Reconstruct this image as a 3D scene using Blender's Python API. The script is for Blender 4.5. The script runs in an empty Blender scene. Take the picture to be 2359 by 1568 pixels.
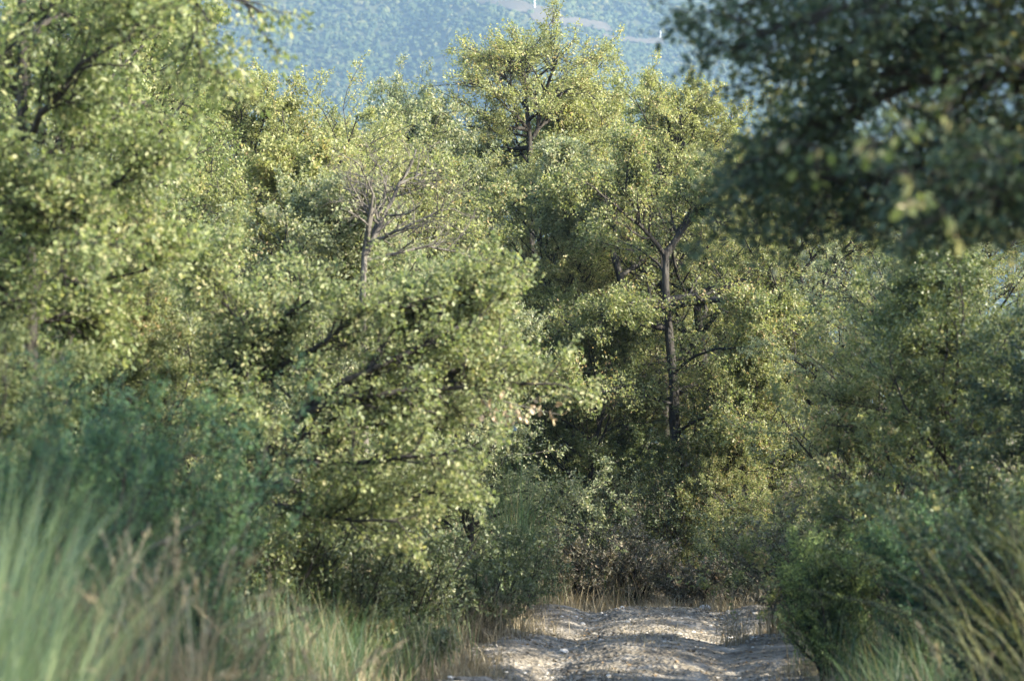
import bpy, math
import numpy as np
from mathutils import Vector

# ------------------------------------------------------------------ scene, camera, light
sc = bpy.context.scene
COL = sc.collection
R = math.radians
PITCH = R(3.75)
EYE = 1.6
F = 4911.0            # focal length in pixels of a 2358 px wide picture (75 mm lens)

cam_d = bpy.data.cameras.new('camera')
cam = bpy.data.objects.new('camera', cam_d)
COL.objects.link(cam)
cam.location = (0, 0, EYE)
cam.rotation_euler = (R(90) + PITCH, 0, 0)
cam_d.lens = 75
cam_d.sensor_width = 36
cam_d.clip_start = 0.1
cam_d.clip_end = 12000
cam_d.dof.use_dof = True
cam_d.dof.focus_distance = 33
cam_d.dof.aperture_fstop = 2.35
sc.camera = cam

SUN_EL, SUN_AZ = 27.0, 112.0      # azimuth clockwise from +Y (the view direction)
w = bpy.data.worlds.new('World')
sc.world = w
w.use_nodes = True
wn = w.node_tree
sky = wn.nodes.new('ShaderNodeTexSky')
sky.sky_type = 'NISHITA'
sky.sun_disc = False
sky.sun_elevation = R(SUN_EL)
sky.sun_rotation = R(SUN_AZ)
sky.air_density = 1.0
sky.dust_density = 1.2
bg = wn.nodes['Background']
bg.inputs['Strength'].default_value = 0.15
wn.links.new(sky.outputs[0], bg.inputs[0])

sun_d = bpy.data.lights.new('sun', 'SUN')
sun_d.energy = 4.7
sun_d.angle = R(0.53)
sun_d.color = (1.0, 0.91, 0.74)
sun = bpy.data.objects.new('sun', sun_d)
COL.objects.link(sun)
sdir = Vector((math.sin(R(SUN_AZ)) * math.cos(R(SUN_EL)), math.cos(R(SUN_AZ)) * math.cos(R(SUN_EL)), math.sin(R(SUN_EL))))
sun.rotation_euler = sdir.to_track_quat('Z', 'Y').to_euler()
sun.location = sdir * 60

sc.view_settings.view_transform = 'Standard'
sc.view_settings.look = 'None'
sc.view_settings.exposure = 2.5
sc.view_settings.gamma = 1

# ------------------------------------------------------------------ helpers
def W(px, py, D):
    """world point seen at picture position (px, py) (2358 x 1568) at depth D in front of the camera"""
    xc = (px - 1179) / F
    yc = (784 - py) / F
    cy, sy = math.cos(PITCH), math.sin(PITCH)
    d = np.array([xc, cy - yc * sy, sy + yc * cy])
    d = d / d[1]
    return np.array([0, 0, EYE]) + d * D

def tag(o, label=None, cat=None, group=None, kind=None):
    if label: o['label'] = label
    if cat: o['category'] = cat
    if group: o['group'] = group
    if kind: o['kind'] = kind
    return o

def empty(name, loc, label, cat, group=None):
    o = bpy.data.objects.new(name, None)
    o.location = loc
    o.empty_display_size = 0.3
    COL.objects.link(o)
    return tag(o, label, cat, group)

class Geo:
    def __init__(s):
        s.v, s.f, s.n = [], [], 0
    def add(s, verts, faces):
        """verts (N,3); faces list of (M,k) int arrays"""
        verts = np.asarray(verts, float).reshape(-1, 3)
        s.v.append(verts)
        for f in faces:
            s.f.append(np.asarray(f, int) + s.n)
        s.n += len(verts)
    def mesh(s, name, smooth=False):
        m = bpy.data.meshes.new(name)
        V = np.concatenate(s.v)
        m.vertices.add(len(V))
        m.vertices.foreach_set('co', V.astype(np.float32).ravel())
        nl = sum(f.size for f in s.f)
        npoly = sum(len(f) for f in s.f)
        m.loops.add(nl)
        m.polygons.add(npoly)
        m.loops.foreach_set('vertex_index', np.concatenate([f.ravel() for f in s.f]).astype(np.int32))
        tot = np.concatenate([np.full(len(f), f.shape[1]) for f in s.f])
        st = np.concatenate([[0], np.cumsum(tot)[:-1]])
        m.polygons.foreach_set('loop_start', st.astype(np.int32))
        m.update(calc_edges=True)
        m.polygons.foreach_set('use_smooth', np.full(npoly, smooth))
        m.update()
        return m
    def build(s, name, mat, parent=None, smooth=False):
        m = s.mesh(name, smooth)
        m.materials.append(mat)
        o = bpy.data.objects.new(name, m)
        COL.objects.link(o)
        if parent: o.parent = parent
        return o

def nrm(a):
    return a / np.maximum(np.linalg.norm(a, axis=-1, keepdims=True), 1e-9)

def tubes(g, pts, rad, sides=5):
    """pts (B,n,3), rad (B,n)"""
    B, n, _ = pts.shape
    t = np.gradient(pts, axis=1)
    t = nrm(t)
    ref = np.where(np.abs(t[:, :1, 2:3]) > 0.9, np.array([1., 0, 0]), np.array([0, 0, 1.]))
    ref = np.broadcast_to(ref, t.shape)
    a = nrm(np.cross(t, ref))
    b = np.cross(t, a)
    ang = np.arange(sides) * 2 * np.pi / sides
    ring = (a[:, :, None] * np.cos(ang)[None, None, :, None] + b[:, :, None] * np.sin(ang)[None, None, :, None])
    V = pts[:, :, None] + ring * rad[:, :, None, None]
    idx = np.arange(B * n * sides).reshape(B, n, sides)
    i0 = idx[:, :-1]; i1 = idx[:, 1:]
    q = np.stack([i0, np.roll(i0, -1, 2), np.roll(i1, -1, 2), i1], -1).reshape(-1, 4)
    g.add(V, [q])

def resample(poly, n):
    poly = np.asarray(poly, float)
    # smooth by Catmull-Rom style subdivision
    if len(poly) > 2:
        P = np.vstack([2 * poly[0] - poly[1], poly, 2 * poly[-1] - poly[-2]])
        out = []
        for i in range(1, len(P) - 2):
            for t in np.linspace(0, 1, 6, endpoint=False):
                p0, p1, p2, p3 = P[i - 1], P[i], P[i + 1], P[i + 2]
                out.append(0.5 * ((2 * p1) + (-p0 + p2) * t + (2 * p0 - 5 * p1 + 4 * p2 - p3) * t * t + (-p0 + 3 * p1 - 3 * p2 + p3) * t ** 3))
        out.append(P[-2])
        poly = np.array(out)
    s = np.concatenate([[0], np.cumsum(np.linalg.norm(np.diff(poly, axis=0), axis=1))])
    u = np.linspace(0, s[-1], n)
    return np.stack([np.interp(u, s, poly[:, k]) for k in range(3)], 1)

def grow(rng, P, D, L, r, n, wob, up, tip=0.3):
    B = len(P)
    pts = [P]; d = nrm(D)
    for i in range(n):
        d = nrm(d + rng.normal(0, wob, (B, 3)) + np.array([0, 0, up]))
        pts.append(pts[-1] + d * (L / n)[:, None])
    pts = np.stack(pts, 1)
    rad = r[:, None] * np.linspace(1, tip, n + 1)[None]
    return pts, rad

def spawn(rng, pts, rad, L, k, t0, a0, a1, ratio, flat=0.0, rr=0.6, t1=1.0, endcurve=0.5):
    """children along branches: returns P, D, L, r"""
    B, n, _ = pts.shape
    bi = np.repeat(np.arange(B), k)
    t = t0 + (t1 - t0) * ((np.tile(np.arange(k), B) + rng.random(B * k)) / k)
    x = t * (n - 1)
    i = np.minimum(x.astype(int), n - 2); f = (x - i)[:, None]
    P = pts[bi, i] * (1 - f) + pts[bi, i + 1] * f
    d = nrm(pts[bi, i + 1] - pts[bi, i])
    rnd = rng.normal(0, 1, (len(bi), 3)); rnd[:, 2] *= (1 - flat)
    side = nrm(rnd - d * np.sum(rnd * d, 1, keepdims=True))
    a = rng.uniform(a0, a1, len(bi))[:, None]
    D = d * np.cos(a) + side * np.sin(a)
    LL = L[bi] * ratio * (1 - endcurve * t) * rng.uniform(0.4, 1.45, len(bi))
    r = (rad[bi, i] * (1 - f[:, 0]) + rad[bi, i + 1] * f[:, 0]) * rr
    return P, D, LL, r

LOBED = np.array([[0, 0], [.16, .10], [.26, .25], [.36, .15], [.5, .33], [.6, .2], [.76, .28], [.86, .14], [1, 0]])
OVAL = np.array([[0, 0], [.3, .26], [.7, .22], [1, 0]])
DIAM = np.array([[0, 0], [.5, .28], [1, 0]])

def leaves(g, rng, P, D, N, S, tmpl=DIAM, fold=0.18):
    D = nrm(D)
    N = nrm(N - D * np.sum(N * D, 1, keepdims=True))
    B = np.cross(D, N)
    k = len(tmpl)
    x = tmpl[:, 0]; y = tmpl[:, 1]
    S = S[:, None, None]
    curl = rng.uniform(-.25, .05, len(P))[:, None, None]
    base = P[:, None] + S * D[:, None] * x[None, :, None] + S * N[:, None] * curl * (x ** 2)[None, :, None]
    right = base + S * (B[:, None] + fold * N[:, None]) * y[None, :, None]
    left = base + S * (-B[:, None] + fold * N[:, None]) * y[None, 1:-1, None].reshape(1, k - 2, 1)[:, :, :] if False else base[:, 1:-1] + S * (-B[:, None] + fold * N[:, None]) * y[None, 1:-1, None]
    V = np.concatenate([right, left], 1)            # k + k-2 verts
    m = k + k - 2
    off = (np.arange(len(P)) * m)[:, None]
    fr = off + np.arange(k)[None]
    fl = off + np.array([k - 1] + [k + j for j in range(k - 3, -1, -1)] + [0])[None]
    g.add(V, [fr, fl])

def foliage(g, rng, pts, m, size, tmpl=DIAM, jit=0.03, t0=0.15, droop=0.15, upn=0.7):
    B, n, _ = pts.shape
    bi = np.repeat(np.arange(B), m)
    x = (t0 + (1 - t0) * rng.random(B * m) ** 0.8) * (n - 1)
    i = np.minimum(x.astype(int), n - 2); f = (x - i)[:, None]
    P = pts[bi, i] * (1 - f) + pts[bi, i + 1] * f + rng.normal(0, jit, (B * m, 3))
    d = nrm(pts[bi, i + 1] - pts[bi, i])
    D = d * 0.5 + rng.normal(0, .6, d.shape) + np.array([0, 0, -droop])
    N = rng.normal(0, .6, d.shape) + np.array([0, 0, upn])
    leaves(g, rng, P, D, N, size * rng.uniform(.6, 1.25, len(P)), tmpl)

# ------------------------------------------------------------------ materials
def mat_new(name):
    m = bpy.data.materials.new(name)
    m.use_nodes = True
    nt = m.node_tree
    nt.nodes.clear()
    out = nt.nodes.new('ShaderNodeOutputMaterial')
    return m, nt, out

def ramp(nt, stops, fac):
    r = nt.nodes.new('ShaderNodeValToRGB')
    e = r.color_ramp.elements
    e[0].position, e[0].color = stops[0][0], (*stops[0][1], 1)
    e[1].position, e[1].color = stops[-1][0], (*stops[-1][1], 1)
    for p, c in stops[1:-1]:
        k = e.new(p); k.color = (*c, 1)
    nt.links.new(fac, r.inputs[0])
    return r.outputs[0]

def leaf_mat(name, stops, trans=0.5, tboost=(1.22, 1.28, 0.78), rough=0.45, spec=0.4, patch=0.6, patchscale=1.3):
    """leaf blades: colour differs leaf by leaf and branch by branch; light passes through"""
    m, nt, out = mat_new(name)
    geo = nt.nodes.new('ShaderNodeNewGeometry')
    tc = nt.nodes.new('ShaderNodeTexCoord')
    no = nt.nodes.new('ShaderNodeTexNoise'); no.inputs['Scale'].default_value = patchscale
    nt.links.new(tc.outputs['Object'], no.inputs['Vector'])
    mx = nt.nodes.new('ShaderNodeMath'); mx.operation = 'MULTIPLY_ADD'
    sub = nt.nodes.new('ShaderNodeMath'); sub.operation = 'SUBTRACT'; sub.inputs[1].default_value = 0.5
    nt.links.new(no.outputs['Fac'], sub.inputs[0])
    nt.links.new(sub.outputs[0], mx.inputs[0]); mx.inputs[1].default_value = patch * 1.6
    nt.links.new(geo.outputs['Random Per Island'], mx.inputs[2])
    col = ramp(nt, stops, mx.outputs[0])
    p = nt.nodes.new('ShaderNodeBsdfPrincipled')
    p.inputs['Roughness'].default_value = rough
    p.inputs['Specular IOR Level'].default_value = spec
    nt.links.new(col, p.inputs['Base Color'])
    tr = nt.nodes.new('ShaderNodeBsdfTranslucent')
    mul = nt.nodes.new('ShaderNodeMix'); mul.data_type = 'RGBA'; mul.blend_type = 'MULTIPLY'
    mul.inputs[0].default_value = 1
    nt.links.new(col, mul.inputs[6]); mul.inputs[7].default_value = (*tboost, 1)
    nt.links.new(mul.outputs[2], tr.inputs[0])
    ms = nt.nodes.new('ShaderNodeMixShader'); ms.inputs[0].default_value = trans
    nt.links.new(p.outputs[0], ms.inputs[1]); nt.links.new(tr.outputs[0], ms.inputs[2])
    nt.links.new(ms.outputs[0], out.inputs[0])
    return m

def rough_mat(name, stops, scale=6, detail=6, rough=0.9, bump=0.0, bscale=20, stretch=None, vor=False):
    m, nt, out = mat_new(name)
    tc = nt.nodes.new('ShaderNodeTexCoord')
    vec = tc.outputs['Object']
    if stretch:
        mp = nt.nodes.new('ShaderNodeMapping'); mp.inputs['Scale'].default_value = stretch
        nt.links.new(vec, mp.inputs[0]); vec = mp.outputs[0]
    no = nt.nodes.new('ShaderNodeTexNoise')
    no.inputs['Scale'].default_value = scale; no.inputs['Detail'].default_value = detail
    no.inputs['Roughness'].default_value = 0.65
    nt.links.new(vec, no.inputs['Vector'])
    col = ramp(nt, stops, no.outputs['Fac'])
    p = nt.nodes.new('ShaderNodeBsdfPrincipled')
    p.inputs['Roughness'].default_value = rough
    p.inputs['Specular IOR Level'].default_value = 0.2
    nt.links.new(col, p.inputs['Base Color'])
    if bump:
        n2 = nt.nodes.new('ShaderNodeTexVoronoi' if vor else 'ShaderNodeTexNoise')
        n2.inputs['Scale'].default_value = bscale
        nt.links.new(vec, n2.inputs['Vector'])
        b = nt.nodes.new('ShaderNodeBump'); b.inputs['Distance'].default_value = bump
        b.inputs['Strength'].default_value = 1
        nt.links.new(n2.outputs[0], b.inputs['Height'])
        nt.links.new(b.outputs[0], p.inputs['Normal'])
    nt.links.new(p.outputs[0], out.inputs[0])
    return m

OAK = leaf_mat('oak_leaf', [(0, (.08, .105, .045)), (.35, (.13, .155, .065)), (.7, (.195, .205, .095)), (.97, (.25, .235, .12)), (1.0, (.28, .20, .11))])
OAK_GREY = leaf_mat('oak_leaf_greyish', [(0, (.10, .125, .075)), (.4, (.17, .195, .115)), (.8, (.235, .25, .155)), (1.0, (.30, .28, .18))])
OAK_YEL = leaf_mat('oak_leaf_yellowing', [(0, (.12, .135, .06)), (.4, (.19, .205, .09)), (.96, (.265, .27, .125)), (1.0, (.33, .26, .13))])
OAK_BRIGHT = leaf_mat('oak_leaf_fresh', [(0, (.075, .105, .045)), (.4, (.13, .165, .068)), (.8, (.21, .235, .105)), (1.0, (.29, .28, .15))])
OAK_DEEP_SHADE = leaf_mat('oak_leaf_deep_shade', [(0, (.022, .042, .028)), (.5, (.036, .06, .034)), (.94, (.06, .08, .036)), (1.0, (.18, .17, .06))], trans=0.3, rough=.55, spec=.3)  # leaf colour darkened to stand for shade on the near right-hand foliage
OAK_SHADE = leaf_mat('oak_leaf_shade', [(0, (.05, .075, .035)), (.5, (.085, .11, .045)), (1.0, (.14, .15, .06))], trans=0.4)  # oak leaf colour darkened for crowns and bushes that stand in shade
OAK_SOFT = leaf_mat('oak_leaf_soft_green', [(0, (.085, .115, .05)), (.4, (.15, .18, .082)), (.8, (.22, .238, .12)), (1.0, (.28, .26, .14))])
JUN = leaf_mat('juniper_needle', [(0, (.014, .045, .028)), (.5, (.03, .075, .04)), (1.0, (.08, .14, .05))], trans=.25, patch=1.0, patchscale=4, rough=.6, spec=.3)
JUN_TIP = leaf_mat('juniper_light_needle', [(0, (.03, .055, .03)), (.4, (.065, .10, .04)), (.75, (.19, .25, .075)), (1.0, (.24, .30, .1))], trans=.3, patch=1.2, patchscale=5, rough=.6, spec=.3)  # random mix of dark and lighter green needles
SHRUB = leaf_mat('shrub_leaf', [(0, (.05, .07, .04)), (.5, (.085, .11, .055)), (1.0, (.15, .16, .08))], trans=.4)
BRAM = leaf_mat('bramble_leaf', [(0, (.07, .075, .055)), (.5, (.10, .098, .066)), (.85, (.14, .115, .085)), (1.0, (.2, .145, .11))], trans=.3, rough=.6)
DRYLEAF = leaf_mat('dry_leaf', [(0, (.16, .15, .08)), (.4, (.26, .20, .13)), (1.0, (.42, .33, .25))], trans=.2, tboost=(1.1, 1, .8), rough=.7)
GLOWLEAF = leaf_mat('sunlit_oak_leaf', [(0, (.06, .09, .03)), (.6, (.14, .16, .05)), (1.0, (.30, .25, .14))], trans=.5)  # paler leaf colour stands for sun shining through the sprays
GRASS = leaf_mat('green_grass', [(0, (.03, .065, .035)), (.5, (.055, .10, .048)), (.85, (.10, .14, .065)), (1.0, (.22, .19, .11))], trans=.4, rough=.5, patchscale=.8)
GRASS_SUNLIT = leaf_mat('sunlit_pale_grass', [(0, (.10, .145, .075)), (.5, (.175, .225, .115)), (1.0, (.29, .33, .18))], trans=.45, rough=.5)  # pale green, albedo raised to stand for sun on the grass
GRASS_DRY = leaf_mat('dry_grass', [(0, (.13, .11, .07)), (.5, (.215, .18, .115)), (1.0, (.36, .31, .21))], trans=.35, tboost=(1.1, 1, .75), rough=.7)
GRASS_GOLD = leaf_mat('golden_grass', [(0, (.09, .10, .045)), (.5, (.16, .16, .07)), (1.0, (.28, .25, .13))], trans=.4, rough=.5)
BARK = rough_mat('bark', [(.3, (.012, .011, .01)), (.55, (.028, .026, .023)), (.8, (.075, .07, .062))], scale=14, bump=.02, bscale=30, stretch=(1, 1, .25))
BARK_PALE = rough_mat('weathered_bark', [(.3, (.035, .032, .028)), (.55, (.08, .074, .065)), (.8, (.17, .16, .14))], scale=14, bump=.015, bscale=30, stretch=(1, 1, .25))
EARTH = rough_mat('earth', [(.3, (.05, .05, .03)), (.5, (.10, .085, .055)), (.7, (.17, .14, .09))], scale=1.5, bump=.05, bscale=8)
STONE = rough_mat('stone', [(.3, (.24, .23, .21)), (.6, (.42, .40, .37)), (.8, (.6, .58, .54))], scale=5, bump=.02, bscale=14)

# ------------------------------------------------------------------ terrain
def sstep(a, b, x):
    t = np.clip((x - a) / (b - a), 0, 1)
    return t * t * (3 - 2 * t)

def vnoise(x, y, seed=0):
    """smooth value noise"""
    xi, yi = np.floor(x).astype(int), np.floor(y).astype(int)
    fx, fy = x - xi, y - yi
    fx = fx * fx * (3 - 2 * fx); fy = fy * fy * (3 - 2 * fy)
    def h(a, b):
        n = (a * 374761393 + b * 668265263 + seed * 974634777) & 0x7fffffff
        n = ((n ^ (n >> 13)) * 1274126177) & 0x7fffffff
        return ((n ^ (n >> 16)) & 0xffff) / 65535.0
    return (h(xi, yi) * (1 - fx) + h(xi + 1, yi) * fx) * (1 - fy) + (h(xi, yi + 1) * (1 - fx) + h(xi + 1, yi + 1) * fx) * fy

def pathc(y):
    return np.interp(y, [-10, 0, 10, 17, 27, 31, 36, 40], [-.5, -.2, .4, .92, 1.85, 3.4, 7.5, 11.5])

def pathhw(y):
    """half width of the worn track"""
    return 1.42 + .12 * np.sin(y * 1.3) + .1 * np.sin(y * 2.9 + 1)

def ground_z(x, y):
    x = np.asarray(x, float); y = np.asarray(y, float)
    c = pathc(y); hw = pathhw(y)
    dl = (c - hw) - x
    dr = x - (c + hw)
    far = sstep(29.5, 35, y)
    z = 0.9 * sstep(0.2, 3.8, dl) + .05 * np.clip(dl - 2, 0, 20)
    z = z + 0.7 * sstep(0, 3, dr) + .04 * np.clip(dr - 2, 0, 20)
    z = z * (1 - far) + far * (1.2 * sstep(29.5, 36, y - .0) + .7 + .02 * (y - 30) + .03 * np.abs(x))
    z = z - .08 * sstep(27, 29.5, y) * (1 - far)
    z = z + .12 * (vnoise(x * .7, y * .7, 3) - .5) * sstep(-.2, 1.0, np.maximum(dl, dr))
    # humps, ruts and a raised middle of the track
    on = 1 - sstep(-.1, .3, np.maximum(dl, dr))
    z = z + on * (.07 * np.sin(y * 1.25 + .6 + .5 * np.sin(x * 1.2)) * sstep(12, 16, y) - .06 * np.exp(-((np.abs(x - c) - .78) / .25) ** 2) * 1.5 + .06 * (vnoise(x * 3, y * 2, 5) - .5))
    z = z - 75 * sstep(75, 500, y) - 10 * sstep(70, 130, y)
    return z

def hill_z(x, y):
    s = np.clip(y - 1250 - .10 * x, 0, None)
    base = -85 + .62 * s
    rel = 190 * (vnoise(x / 420 + 3.3, y / 520 + 1.7, 11) - .5) + 95 * (vnoise(x / 150 + 7, y / 210, 12) - .5) + 24 * (vnoise(x / 55, y / 60, 13) - .5)
    return base + rel * np.clip(s / 300, 0, 1)

def sheet(xs, ys, zf, name, mat, smooth=True):
    X, Y = np.meshgrid(xs, ys)
    Z = zf(X, Y)
    g = Geo()
    n, m = X.shape
    idx = np.arange(n * m).reshape(n, m)
    q = np.stack([idx[:-1, :-1], idx[:-1, 1:], idx[1:, 1:], idx[1:, :-1]], -1).reshape(-1, 4)
    g.add(np.stack([X, Y, Z], -1), [q])
    o = g.build(name, mat, smooth=smooth)
    o['kind'] = 'structure'
    return o

gx = np.concatenate([-np.geomspace(880, 9, 50), np.arange(-8.8, 12, .14), np.geomspace(12.2, 880, 50)])
gy = np.concatenate([np.arange(-6, 38, .14), np.geomspace(38.3, 1500, 90)])
sheet(gx, gy, ground_z, 'ground', EARTH)

# the chalky track, laid 6 mm over the ground
def build_path():
    ys = np.arange(-4, 36, .055); us = np.linspace(-1, 1, 75)
    Y, U = np.meshgrid(ys, us, indexing='ij')
    # slope-aware offset so the bent far end keeps its width
    hw = pathhw(Y) * (1 + .13 * (vnoise(Y * 2.1, U * 0 + np.sign(U) * 9, 21) - .5) + .25 * (vnoise(Y * 6, np.sign(U) * 5, 22) - .5) * (np.abs(U) > .8))
    k = 1 + 1.6 * sstep(28, 31, Y)
    X = pathc(Y) + U * hw * k * (.97 + .13 * (U > 0))
    Z = ground_z(X, Y) + .012 + .022 * (vnoise(X * 9, Y * 7, 31) - .5) + .014 * (vnoise(X * 24, Y * 20, 32) - .5)
    Z = Z - .05 * sstep(.93, 1, np.abs(U))
    g = Geo()
    n, m = X.shape
    idx = np.arange(n * m).reshape(n, m)
    q = np.stack([idx[:-1, :-1], idx[:-1, 1:], idx[1:, 1:], idx[1:, :-1]], -1).reshape(-1, 4)
    g.add(np.stack([X, Y, Z], -1), [q])
    mt = rough_mat('chalky_track', [(.30, (.06, .052, .042)), (.45, (.105, .092, .072)), (.58, (.19, .17, .14)), (.75, (.30, .275, .235))], scale=3.2, detail=9, bump=.03, bscale=22, vor=True)
    o = g.build('path', mt, smooth=True)
    o['kind'] = 'structure'
build_path()

# ------------------------------------------------------------------ the mountain beyond the valley
def on_hill(px, py):
    d = W(px, py, 1.0) - np.array([0, 0, EYE])
    t = np.arange(1300, 3400, 2.0)
    P = np.array([0, 0, EYE]) + d[None] * t[:, None]
    below = P[:, 2] < hill_z(P[:, 0], P[:, 1])
    i = int(np.argmax(below))
    return P[i]

def streak(pts, r):
    ps = [on_hill(*p) for p in pts]
    out = []
    for a, b in zip(ps[:-1], ps[1:]):
        for t in np.linspace(0, 1, 12): out.append(np.append((a * (1 - t) + b * t)[:2], r))
    return out
CLEAR = np.array(streak([(1060, -12), (1105, 2), (1150, 12), (1185, 22), (1237, 30), (1280, 36)], 6)
                 + streak([(1236, 52), (1280, 54), (1315, 57), (1350, 62), (1395, 70)], 4.5)
                 + streak([(1395, 92), (1450, 98), (1520, 104)], 2.5))
def clear_mask(x, y):
    m = np.zeros(np.shape(x), bool)
    for cx, cy, r in CLEAR:
        # foreshortened: clearings stretch up the slope
        m |= ((x - cx) / 1.5) ** 2 + ((y - cy) / 1.3) ** 2 < (r * (.7 + .6 * vnoise(np.asarray(x) / 9, np.asarray(y) / 9, 44))) ** 2
    return m

HILL = rough_mat('dry_hill_turf', [(.3, (.035, .045, .02)), (.6, (.06, .065, .03)), (.8, (.09, .085, .045))], scale=.03, detail=8)
sheet(np.linspace(-880, 880, 150), np.linspace(1150, 2750, 170), hill_z, 'mountain', HILL)

def bare_patches():
    m = rough_mat('dry_slope_earth', [(.3, (.055, .05, .034)), (.6, (.08, .068, .048)), (.8, (.11, .092, .066))], scale=.08)
    g = Geo()
    for i, (cx, cy, r) in enumerate(CLEAR):
        k = 9
        a = np.arange(k) * 2 * np.pi / k
        rr = r * (.8 + .5 * vnoise(a * 3 + i, a * 0 + cx, 8))
        x = cx + 1.5 * rr * np.cos(a); y = cy + 1.3 * rr * np.sin(a)
        V = np.stack([x, y, hill_z(x, y) + 2.5 + .01 * i], 1)
        g.add(V, [np.arange(k)[None]])
    g.build('hill_track', m)['kind'] = 'structure'
bare_patches()

def ico():
    t = (1 + 5 ** .5) / 2
    v = nrm(np.array([(-1, t, 0), (1, t, 0), (-1, -t, 0), (1, -t, 0), (0, -1, t), (0, 1, t), (0, -1, -t), (0, 1, -t), (t, 0, -1), (t, 0, 1), (-t, 0, -1), (-t, 0, 1)], float))
    f = np.array([(0, 11, 5), (0, 5, 1), (0, 1, 7), (0, 7, 10), (0, 10, 11), (1, 5, 9), (5, 11, 4), (11, 10, 2), (10, 7, 6), (7, 1, 8), (3, 9, 4), (3, 4, 2), (3, 2, 6), (3, 6, 8), (3, 8, 9), (4, 9, 5), (2, 4, 11), (6, 2, 10), (8, 6, 7), (9, 8, 1)])
    return v, f
ICO_V, ICO_F = ico()

def blobs(g, rng, P, S, rough=.25):
    n = len(P)
    V = P[:, None] + ICO_V[None] * S[:, None] * (1 + rng.normal(0, rough, (n, 12, 1)))
    F_ = (ICO_F[None] + (np.arange(n) * 12)[:, None, None]).reshape(-1, 3)
    g.add(V, [F_])

def far_forest():
    rng = np.random.default_rng(5)
    n = 75000
    y = rng.uniform(1500, 2700, n)
    x = rng.uniform(-1, 1, n) * (y * .28)
    keep = ~clear_mask(x, y) & (vnoise(x / 40, y / 60, 51) + .5 * rng.random(n) > .2)
    x, y = x[keep], y[keep]
    P = np.stack([x, y, hill_z(x, y) + 2], 1)
    n = len(x)
    g = Geo()
    h = rng.uniform(2.0, 4.4, n)
    S = np.stack([h * rng.uniform(.75, 1.0, n), h * rng.uniform(.75, 1.0, n), h * .9], 1)
    blobs(g, rng, P, S, .28)
    P2 = P + rng.normal(0, 1.7, (n, 3)) + np.array([0, 0, 1.0])
    blobs(g, rng, P2, S * .6, .35)
    m = leaf_mat('far_wood_canopy', [(0, (.03, .05, .024)), (.5, (.055, .075, .033)), (.85, (.08, .10, .042)), (1.0, (.11, .11, .05))], trans=0.0, rough=.9, spec=.05, patchscale=.012)
    o = g.build('hillside_forest', m)
    tag(o, 'dense green oak wood covering the mountain slope across the valley', 'forest', kind='stuff')
far_forest()

def hill_pole(px, py_top, py_base, label):
    b = on_hill(px, py_base)
    hgt = (py_base - py_top) / F * b[1]
    root = empty('utility_pole', b, label, 'utility pole', 'pale poles on the mountain')
    m = rough_mat('galvanised_steel', [(.3, (.6, .6, .6)), (.7, (.75, .75, .74))], scale=2)
    g = Geo(); z = np.linspace(-1, hgt, 8)
    tubes(g, np.stack([z * 0, z * 0, z], 1)[None], np.linspace(.8, .5, 8)[None], 8)
    g.build('shaft', m, root, True)
    for k in (0.97, .88):
        g = Geo()
        xs = np.linspace(-1.5, 1.5, 4)
        tubes(g, np.stack([xs, xs * 0, xs * 0 + hgt * k], 1)[None], np.full((1, 4), .12), 6)
        g.build('crossarm', m, root)
hill_pole(1231, -6, 25, 'pale pole on the mountain beside the bare track, at the top edge')
hill_pole(1521, 72, 97, 'shorter pale pole lower on the mountain, near the dark right-hand boughs')

# ------------------------------------------------------------------ trees
def crown_from(rng, g_wood, g_leaf, pts, rad, L, spec):
    """grow sub-branches, twigs and leaves on main limbs"""
    P, D, LL, r = spawn(rng, pts, rad, L, spec['k1'], spec.get('t0', .25), R(spec.get('a0', 30)), R(spec.get('a1', 70)), spec['r1'], spec.get('flat', .5))
    LL = np.clip(LL, .35, None)
    p1, r1 = grow(rng, P, D, LL, np.clip(r, .006, .05), 5, .16, spec.get('up1', .04), .35)
    tubes(g_wood, p1, r1, 5)
    # limb ends carry twigs as well
    P, D, L2, r = spawn(rng, p1, r1, LL, spec['k2'], .15, R(25), R(65), spec['r2'], spec.get('flat', .5))
    L2 = np.clip(L2, .16, .7)
    p2, r2 = grow(rng, P, D, L2, np.clip(r, .0025, .012), 4, .2, spec.get('up2', .03), .4)
    tubes(g_wood, p2, r2, 3)
    if spec.get('leaf', True):
        foliage(g_leaf, rng, p2, spec['m'], spec['size'], spec.get('tmpl', DIAM), jit=spec.get('jit', .03))
    return p1, p2

def limb_dirs(rng, n, z0, z1):
    a = np.arange(n) * 2.4 + rng.uniform(0, 6.28)
    e = rng.uniform(z0, z1, n)
    return np.stack([np.cos(a) * np.cos(e), np.sin(a) * np.cos(e), np.sin(e)], 1)

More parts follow.
